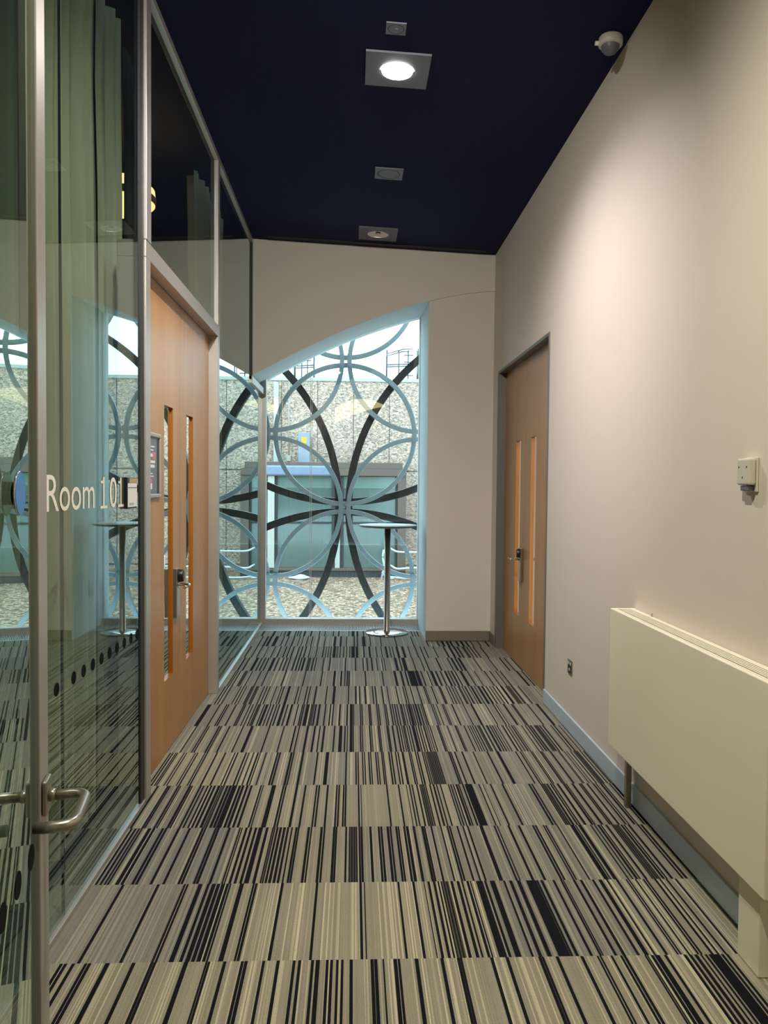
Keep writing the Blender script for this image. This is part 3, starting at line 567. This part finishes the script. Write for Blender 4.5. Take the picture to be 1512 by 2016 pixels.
# radiator cover
r = empty('radiator_cover', (1.33, 3.03, 0)); tag(r, 'long white radiator cover with slotted top standing on legs along the wall', 'radiator')
ox, oy = 1.33, 3.03
F0, F1, ya, yb, zb, zt = 1.266, XR - .002, 2.305, 3.775, .295, .965
def rb(name, m, *c, bevel=.003):
    return box(name, m, r, c[0] - ox, c[1] - ox, c[2] - oy, c[3] - oy, c[4], c[5], bevel=bevel)
rb('front_panel', M['white'], F0, F0 + .018, ya, yb, zb, zt)
for y0, y1 in ((ya, ya + .018), (yb - .018, yb)): rb('end_panel', M['white'], F0 + .018, F1, y0, y1, zb, zt, bevel=.002)
rb('back_panel', M['white'], F1 - .012, F1, ya + .02, yb - .02, .19, zt - .002)
bm = N(); n = 4; xa, xb = F0 + .02, F1 - .034
bx(bm, xb - ox, F1 - .012 - ox, ya + .018 - oy, yb - .018 - oy, zt - .0035, zt)
bx(bm, F0 + .018 - ox, xa + .008 - ox, ya + .018 - oy, yb - .018 - oy, zt - .0035, zt)
for i in range(n):
    x = xa + .020 + (xb - xa - .030) * i / (n - 1); bx(bm, x - .003 - ox, x + .003 - ox, ya + .018 - oy, yb - .018 - oy, zt - .0035, zt)
obj('top_grille', bm, M['white'], r)
rb('slot_shade', M['slot'], F0 + .02, F1 - .013, ya + .02, yb - .02, zb + .03, zt - .0045, bevel=0)  # dark block under the slats stands in for shade in the slots
rb('leg', M['steel'], 1.335, 1.362, 3.70, 3.728, .001, zb + .035)['label'] = 'brushed metal square leg'
rb('leg', M['white'], 1.298, F1, 2.385, 2.522, .001, zb + .035)['label'] = 'white box leg'
bm = N(); cyl(bm, (1.374 - ox, 3.52 - oy, zt), .004, .014, n=12); obj('bleed_pin', bm, M['steel'], r)

# wall fittings on the white wall
c = empty('wall_mounted_alarm', (XR, 2.672, 1.602)); tag(c, 'small pale plastic alarm device high on the white wall above the radiator cover', 'alarm')
bm = N(); bx(bm, -.008, -.0005, -.046, .046, -.058, .062); obj('back_plate', bm, M['cream'], c, .006, 3)
bm = N(); bx(bm, -.036, -.008, -.042, .042, -.034, .058); obj('housing', bm, M['cream'], c, .007, 3)
bm = N(); bx(bm, -.030, -.008, -.026, .026, -.054, -.036); obj('sounder_grille', bm, M['plate'], c, .003)
for y, z in ((.026, .028), (-.028, .028), (0, -.008)): bm = N(); cyl(bm, (-.0366, y, z), .0035, .001, 'X', 12); obj('screw', bm, M['black'], c)
c = empty('wall_socket', (XR, 4.88, .414)); tag(c, 'small dark metal double socket low on the white wall beyond the radiator cover', 'socket')
bm = N(); bx(bm, -.006, -.0005, -.047, .047, -.045, .045); obj('face_plate', bm, M['frame_grey'], c, .002)
bm = N(); bx(bm, -.0075, -.006, -.036, .036, -.034, .012); obj('insert', bm, M['black'], c)
bm = N(); bx(bm, -.010, -.0075, -.012, .012, -.022, -.006); obj('plug_face', bm, M['cream'], c, .001)
for y0 in (.010, -.030): box('rocker', M['cream'], c, -.009, -.006, y0, y0 + .02, .016, .032, bevel=.001)

# poster frame on the near maple leaf
p = empty('poster_frame', (XD + .0005, 4.195, 1.65)); tag(p, 'silver snap frame holding a slate grey poster on the near maple door', 'poster')
bm = N(); W2, H2, B = .135, .172, .022
bx(bm, 0, .013, -W2, W2, H2 - B, H2); bx(bm, 0, .013, -W2, W2, -H2, -H2 + B); bx(bm, 0, .013, -W2, -W2 + B, -H2 + B, H2 - B); bx(bm, 0, .013, W2 - B, W2, -H2 + B, H2 - B)
obj('snap_frame', bm, M['alu'], p, .005, 3)
po = box('poster', M['poster'], p, .001, .004, -W2 + B, W2 - B, -H2 + B, H2 - B)
box('dark_band', M['black'], po, .004, .0045, W2 - B - .042, W2 - B, -H2 + B, H2 - B)
bm = N()
for y0, y1, z0, z1 in ((-.10, .02, .095, .102), (-.10, .0, .078, .084), (-.09, -.02, .045, .062), (-.10, .03, .012, .026), (-.085, .02, -.012, .004), (-.10, -.02, -.045, -.04), (-.10, .0, -.06, -.055), (-.07, -.03, -.125, -.095)): bx(bm, .004, .0046, y0, y1, z0, z1)
obj('print_blocks', bm, M['paper'], po)
for q in ((-.02, .045, .03, .07), (-.10, -.03, -.092, -.07)): box('pink_print', M['pink'], po, .004, .0046, *q)

# room booking panel on the glass
b = empty('booking_panel', (XL - .0095, 3.562, 1.511)); tag(b, 'small black room panel with a white page fixed to the glass beside the lettering', 'panel')
bm = N(); bx(bm, 0, .017, -.076, .076, -.07, .07); obj('casing', bm, M['black'], b, .002)
sc = box('page', M['paper'], b, .017, .0176, -.07, .074, -.062, .044)
box('heading', M['tan'], sc, .017, .0178, -.045, .074, .046, .066)
bm = N(); bx(bm, .0176, .018, -.066, .07, .022, .026)
for i in range(6): bx(bm, .0176, .018, -.05 + .013 * i, -.045 + .013 * i, -.055, -.044)
obj('print_lines', bm, M['plate'], sc)

# ---- on the ceiling
def ceiling_thing(name, x, y, label, cat, group=None):
    e = empty(name, (x, y, ceil_z(x))); e.rotation_euler = (0, math.atan2(.11, XR - XL), 0); return tag(e, label, cat, group)
def plate_with_hole(R, hole, z0, z1, bm):
    n = 48; o = []
    for zz in (z0, z1):
        c = [bm.verts.new((hole * math.cos(2 * PI * i / n), hole * math.sin(2 * PI * i / n), zz)) for i in range(n)]
        s = []
        for i in range(n):
            a = 2 * PI * i / n; k = R / max(abs(math.cos(a)), abs(math.sin(a))); s.append(bm.verts.new((k * math.cos(a), k * math.sin(a), zz)))
        o.append((c, s))
    for i in range(n):
        j = (i + 1) % n
        for (c, s) in o: bm.faces.new((c[i], c[j], s[j], s[i]))
        bm.faces.new((o[0][0][i], o[0][0][j], o[1][0][j], o[1][0][i])); bm.faces.new((o[0][1][i], o[0][1][j], o[1][1][j], o[1][1][i]))
def downlight(x, y, lit, label):
    e = ceiling_thing('downlight', x, y, label, 'ceiling light', None)
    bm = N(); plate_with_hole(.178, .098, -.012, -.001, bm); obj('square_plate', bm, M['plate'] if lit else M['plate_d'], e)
    bm = N(); lathe(bm, [(.098, -.012), (.094, -.009), (.070, -.0035), (0, -.003)], n=48); rf_ = obj('reflector', bm, M['chrome'], e)
    if lit:
        bm = N(); lathe(bm, [(0, -.0185), (.086, -.0175), (.088, -.0125), (0, -.0125)], n=48); obj('lit_diffuser', bm, M['lamp'], e)
    else:
        bm = N(); lathe(bm, [(0, -.010), (.020, -.0098), (.024, -.006), (0, -.004)], n=32); obj('lamp_capsule', bm, M['cream'], e)
    return e
downlight(.229, 4.468, True, 'square ceiling downlight with a brightly lit round lamp')
downlight(.212, 7.338, False, 'unlit square downlight with chrome reflector close to the end wall')
def square_unit(x, y, h, label):
    e = ceiling_thing('ceiling_speaker', x, y, label, 'speaker')
    box('plate', M['plate'], e, -h, h, -h, h, -.008, -.001, bevel=.002)
    bm = N(); lathe(bm, [(h * .80, -.008), (h * .80, -.0082), (h * .74, -.0082), (h * .74, -.008)], n=48); obj('ring_groove', bm, M['slot'], e)
    bm = N(); lathe(bm, [(0, -.012), (h * .14, -.011), (h * .2, -.008)], n=24); obj('centre_cap', bm, M['plate'], e)
square_unit(.249, 5.932, .105, 'small square grey ceiling unit between the two downlights')
square_unit(.201, 4.075, .052, 'tiny square ceiling unit just in front of the lit downlight')
v = ceiling_thing('slot_diffuser', .215, 7.655, 'thin dark air slot across the ceiling along the end wall', 'vent')
bm = N(); bx(bm, -1.06, 1.06, -.035, .035, -.006, -.001); obj('blade', bm, M['slot'], v, .002)
e = ceiling_thing('ceiling_sensor', 1.292, 4.01, 'white dome motion sensor on the ceiling close to the white wall', 'sensor')
bm = N(); lathe(bm, [(0, -.001), (.056, -.001), (.060, -.006), (.060, -.040), (.054, -.046), (0, -.046)], n=40); obj('base_ring', bm, M['cream'], e)
bm = N(); lathe(bm, [(.046, -.046), (.043, -.062), (.030, -.078), (.012, -.086), (0, -.087)], n=32); obj('lens_dome', bm, M['plate'], e)
bm = N(); cyl(bm, (-.076, .01, -.030), .011, .018, 'X', 16); obj('side_eye', bm, M['white'], e, .002)

# ---- behind the glazed wall: curtains and a warm pendant
def curtain(ya, yb, amp, per, label, ztop=3.92):
    bm = N(); n = int((yb - ya) / .008); prev = None
    for i in range(n + 1):
        y = ya + (yb - ya) * i / n; ph = 2 * PI * (y - ya) / per
        x = XL - .27 + amp * math.sin(ph) + amp * .35 * math.sin(2.3 * ph + 1)
        q = [bm.verts.new((x + .006 * math.sin(9 * z + 3 * y), y + .012 * math.sin(1.3 * z + ph), z)) for z in (.03, .6, 1.2, 1.8, 2.4, 3.0, 3.5, ztop)]
        if prev:
            for a, b, c_, d in zip(prev, prev[1:], q[1:], q): f = bm.faces.new((a, b, c_, d)); f.smooth = True
        prev = q
    o = obj('curtain', bm, M['curtain']); tag(o, label, 'curtain'); return o
curtain(1.35, 3.665, .075, .118, 'wide pale green curtain hanging in folds behind the lettered glass')
curtain(3.90, 4.135, .055, .10, 'narrow pale green curtain strip beyond the wide curtain, behind the glass')
curtain(6.25, 7.45, .05, .15, 'pale curtain seen through the glass over the far maple leaf', 4.0)
o = curtain(4.38, 4.78, .03, .2, 'dark lining curtain hanging behind the glass next to the maple doors'); o.data.materials.clear(); o.data.materials.append(M['dark_curtain'])
L_ = empty('pendant_lamp', (-1.645, 5.55, 3.54)); tag(L_, 'warm glowing drum pendant hanging in the dark room behind the glass', 'lamp')
bm = N(); lathe(bm, [(.0, .09), (.21, .085), (.25, .05), (.255, .0), (.25, -.05), (.21, -.085), (0, -.09)], n=40); obj('lamp_shade', bm, M['shade'], L_)
bm = N(); lathe(bm, [(.257, .0), (.259, -.005), (.258, -.045), (.253, -.05)], n=40); obj('band', bm, M['shade_band'], L_)
bm = N(); cyl(bm, (0, 0, .088), .006, .36, n=10); obj('cord', bm, M['black'], L_)

# glowing band added on the rear wall for the crescent mirrored in the window
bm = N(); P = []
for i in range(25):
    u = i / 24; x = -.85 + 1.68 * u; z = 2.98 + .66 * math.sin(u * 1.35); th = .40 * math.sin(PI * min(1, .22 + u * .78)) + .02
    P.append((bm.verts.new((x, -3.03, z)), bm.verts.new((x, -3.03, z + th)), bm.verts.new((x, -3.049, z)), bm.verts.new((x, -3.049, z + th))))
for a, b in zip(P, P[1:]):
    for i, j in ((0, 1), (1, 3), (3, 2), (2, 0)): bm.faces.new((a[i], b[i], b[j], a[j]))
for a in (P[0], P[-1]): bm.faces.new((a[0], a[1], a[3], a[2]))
o = obj('added_crescent', bm, M['added_glow']); tag(o, 'curved warm glow added for the yellow crescent reflected in the end window', 'light')

# ------------------------------------------------------------------ outside
s = empty('facade_screen', (0, 9.67, 0)); tag(s, 'metal screen of interlocking blue grey and black hoops outside the end window', 'screen')
nx, nz, p = -.102, 1.278, .898
for i in range(-4, 6):
    for j in range(-2, 5):
        if (i + j) % 2 == 0: continue
        cx, cz = nx + p * i, nz + p * j
        bm = N(); ring(bm, cx, cz, -.03 + (.012 if j % 2 else 0), p - .019, .054, .055); obj('hoop', bm, M['hoop'], s, .004)
bx_, bz_, Rb = -.118, 1.276, 2.56
for dx, dz in ((-1, 0), (1, 0), (0, 1), (0, -1), (-2, 1), (2, 1)):
    bm = N(); ring(bm, bx_ + dx * Rb, bz_ + dz * Rb, .43, Rb - .018, .092, .12, 220); obj('black_hoop', bm, M['hoop_b'], s, .004)
for i in range(-3, 5):
    for j in range(-2, 4):
        if (i + j) % 2: continue
        cx, cz = nx + p * i, nz + p * j; bm = N()
        for sx in (-.044, .044):
            bx(bm, cx + sx - .026, cx + sx + .026, -.034, -.026, cz - .085, cz + .085)
            for sz in (-.06, .06): cyl(bm, (cx + sx, -.042, cz + sz), .008, .01, 'Y', 10)
        obj('connector', bm, M['hoop'], s)

gr = box('ground_gravel', M['gravel'], None, -16, 16, 11.6, 28.99, -1.75, -1.62); tag(gr, 'pale gravel ballast spread over the flat roof outside', 'gravel', None, 'stuff')
wv = empty('wall_courtyard'); struct(wv, 'ribbed grey concrete wall across the gravel roof outside', 'wall')
box('concrete_panels', M['concrete'], wv, -16, 16, 29, 29.4, -1.7, 5.38)
box('coping', M['pale'], wv, -16, 16, 28.95, 29.45, 5.38, 5.50)

k = empty('rooftop_pavilion', (0, 27, 0)); tag(k, 'low glazed rooftop structure with bronze posts standing on the gravel', 'building')
def kb(name, m, *c, bevel=.01): return box(name, m, k, *c, bevel=bevel)
kb('upstand', M['kerb'], -6.2, 1.84, -.02, 1.95, -1.62, -1.40)
kb('sill', M['bronze'], -6.2, 1.84, -.06, 1.95, -1.40, -1.30)
for x0, x1 in ((-6.1, -4.6), (-4.4, -2.92)): kb('window_panel', M['extglass'], x0, x1, .05, .09, -1.30, 1.62)
for x0, x1 in ((-2.60, -.72), (-.33, 1.52)):
    q = kb('window_panel', M['extglass'], x0, x1, .05, .09, -1.30, 1.45); box('head_panel', M['extglass2'], q, x0, x1, .04, .09, 1.45, 1.86)
    box('mid_rail', M['kerb'], q, x0, x1, .02, .10, .22, .29)
bm = N()
for i in range(26): x = .55 + .036 * i; bx(bm, x, x + .012, .045, .05, -1.2, 1.40)
obj('blind', bm, M['extglass2'], k)
kb('post', M['pale'], -2.92, -2.69, -.10, .12, -1.30, 1.86)['label'] = 'pale metal post'
kb('post', M['kerb'], -2.69, -2.60, -.02, .12, -1.30, 1.86)
kb('post', M['kerb'], -.73, -.62, -.02, .12, -1.30, 1.86); kb('post', M['pale'], -.61, -.44, -.08, .12, -1.30, 1.86)['label'] = 'pale metal post'; kb('post', M['kerb'], -.43, -.33, -.02, .12, -1.30, 1.86)
kb('post', M['kerb'], 1.46, 1.53, -.02, .12, -1.30, 1.86); kb('post', M['bronze'], 1.54, 1.83, -.08, .14, -1.30, 2.02)
kb('fascia', M['sky_metal'], -6.3, -.70, -.22, 1.98, 1.86, 2.22, bevel=.06)['label'] = 'zinc clad roof edge'
kb('fascia', M['bronze'], -.69, 1.80, -.14, 1.98, 1.88, 2.12)['label'] = 'bronze roof edge'
kb('roof', M['bronze'], -6.25, 1.70, -.05, 1.98, 2.12, 2.34)
du = empty('service_cabinet', (-1.79, 28.6, 2.34)); tag(du, 'tall grey cabinet with yellow warning plate rising above the rooftop structure', 'cabinet')
box('casing', M['greyext'], du, -.21, .21, -.12, .25, 0, 1.12, bevel=.02)
box('warning_plate', M['yellow'], du, -.10, .10, -.13, -.121, .72, .95)
dp = box('downpipe', M['pale'], None, -2.92, -2.74, 28.72, 28.9, 2.35, 5.3, bevel=.05); tag(dp, 'pale square downpipe on the concrete wall above the pale post', 'pipe')
cd = empty('wall_conduit', (-2.38, 28.97, 2.4)); tag(cd, 'thin white conduit with a junction box running down the concrete wall', 'conduit')
bm = N(); cyl(bm, (0, 0, .1), .022, 2.9, n=10); obj('pipe', bm, M['pale'], cd)
box('junction_box', M['pale'], cd, -.08, .08, -.05, .03, .02, .24, bevel=.01)
def ladder(x, z, w, h, label):
    e = empty('roof_ladder', (x, 29.2, 5.5)); tag(e, label, 'ladder', None)
    bm = N(); tb = lambda *q: tube(bm, q, .022, 8)
    for yy in (0, .5):
        tb((-w / 2, yy, 0), (-w / 2, yy, h - .25), (0, yy, h - .08), (w / 2, yy, h - .05), (w / 2, yy, 0))
        tb((-w / 2, yy, h * .45), (w / 2, yy, h * .5))
    for u in (-.5, -.12, .18, .5):
        tb((u * w, 0, h - .12), (u * w, .5, h - .12)); tb((u * w, 0, 0), (u * w, 0, h - .12))
    obj('guard_rail', bm, M['galv'], e)
    for i in range(4): bm = N(); tube(bm, [(.05, -.02, .15 + .25 * i), (.05 + w * .3, -.02, .15 + .25 * i)], .02, 8); obj('rung', bm, M['galv'], e)
    return e
ladder(1.80, 0, 1.16, 1.20, 'galvanised roof ladder cage on top of the concrete wall at its taller end')
ladder(-1.85, 0, .72, .98, 'smaller galvanised guard rail on top of the concrete wall behind the arch')
pr = empty('pipe_rail', (2.2, 26.2, -1.605)); tag(pr, 'white bent pipe rails standing on the gravel beside the rooftop structure', 'rail')
def pipe(*pts):
    bm = N(); tube(bm, rounded(pts, .12, 5), .032, 10); obj('bent_pipe', bm, M['pipe'], pr)
pipe((-.92, .2, 1.04), (-.72, 0, .94), (-.4, 0, .93), (1.9, 0, .96), (2.2, 0, 1.1)); pipe((-.92, .2, .47), (-.72, 0, .36), (-.3, 0, .40), (1.9, 0, .42)); pipe((-.92, .2, .08), (-.5, 0, .05), (1.9, 0, .05))
pipe((-1.15, .1, 1.0), (-1.2, .1, .75), (-1.12, .1, .45), (-1.22, .1, .02)); pipe((-1.2, .15, .25), (-1.05, .15, .03), (-.8, .15, .03))
pipe((.9, 0, .02), (.9, 0, .96)); pipe((1.9, 0, .02), (1.9, 0, .96))
sk = N()
bmesh.ops.create_icosphere(sk, subdivisions=3, radius=1)
for v_ in sk.verts: v_.co = (v_.co.x * .34 * (1 + .2 * math.sin(5 * v_.co.y)), v_.co.y * .2, max(-.45, v_.co.z * (.7 + .3 * math.sin(4 * v_.co.x + 1))) * .12)
for f in sk.faces: f.smooth = True
o = obj('sandbag', sk, M['sack']); o.location = (-1.78, 26.3, -1.560); tag(o, 'crumpled white sack lying on the gravel before the rooftop structure', 'sack')

# ------------------------------------------------------------------ light, sky, camera
def spot(x, y, z, w, col, size=130, blend=.75, r=.09):
    l = bpy.data.lights.new('spot', 'SPOT'); l.energy = w; l.color = col; l.spot_size = math.radians(size); l.spot_blend = blend; l.shadow_soft_size = r
    o = bpy.data.objects.new('lamp_or_fill_beam', l); COL.objects.link(o); o.location = (x, y, z); return o
spot(.229, 4.468, 3.85, 222, (1, .95, .93), 152, 1.0, .05)
spot(.05, 1.60, 3.85, 272, (1, .95, .78), 168, .9, .025)
o = spot(-.30, 1.75, 3.80, 395, (1, .96, .90), 84, 1.0, .02)      # added fill spot with no fixture, brightening the far end
o.rotation_euler = (Vector((.35, 7.2, 1.5)) - o.location).to_track_quat('-Z', 'Y').to_euler()
l = bpy.data.lights.new('lobby', 'AREA'); l.energy = 40; l.size = .4; o = bpy.data.objects.new('lobby_lamp', l); COL.objects.link(o); o.location = (XR + .55, 6.5, 3.1)

w = bpy.data.worlds.new('overcast'); bpy.context.scene.world = w; w.use_nodes = True; nt = w.node_tree
bg = nt.nodes['Background']; bg.inputs['Strength'].default_value = 5.2
tc = nt.nodes.new('ShaderNodeTexCoord'); xyz = nt.nodes.new('ShaderNodeSeparateXYZ'); nt.links.new(tc.outputs['Generated'], xyz.inputs[0])
rp = nt.nodes.new('ShaderNodeValToRGB'); rp.color_ramp.elements[0].position = -.0; rp.color_ramp.elements[0].color = (.60, .87, 1.0, 1); rp.color_ramp.elements[1].position = .6; rp.color_ramp.elements[1].color = (.58, .86, 1.0, 1)
nt.links.new(xyz.outputs['Z'], rp.inputs[0]); nt.links.new(rp.outputs[0], bg.inputs['Color'])

cam = bpy.data.cameras.new('camera'); co = bpy.data.objects.new('camera', cam); COL.objects.link(co); bpy.context.scene.camera = co
yaw, pit, rol, fpx = 0.0397, -0.0336, 0.0092, 1540.17
fw = Vector((math.sin(yaw) * math.cos(pit), math.cos(yaw) * math.cos(pit), math.sin(pit))); rt = Vector((math.cos(yaw), -math.sin(yaw), 0)); up = rt.cross(fw)
r2 = rt * math.cos(rol) + up * math.sin(rol); u2 = up * math.cos(rol) - rt * math.sin(rol)
m3 = Matrix((r2, u2, -fw)).transposed(); co.matrix_world = Matrix.Translation((0, 0, 1.5541)) @ m3.to_4x4()
cam.sensor_fit = 'VERTICAL'; cam.sensor_height = 36; cam.lens = fpx / 2016 * 36; cam.clip_start = .02
sc_ = bpy.context.scene
sc_.view_settings.view_transform = 'Standard'; sc_.view_settings.look = 'None'; sc_.view_settings.exposure = 0
sc_.cycles.use_denoising = True; sc_.cycles.sample_clamp_indirect = 6; sc_.cycles.caustics_reflective = False; sc_.cycles.caustics_refractive = False
sc_.cycles.adaptive_threshold = .015; sc_.cycles.max_bounces = 9; sc_.cycles.diffuse_bounces = 4; sc_.cycles.glossy_bounces = 5; sc_.cycles.transparent_max_bounces = 16
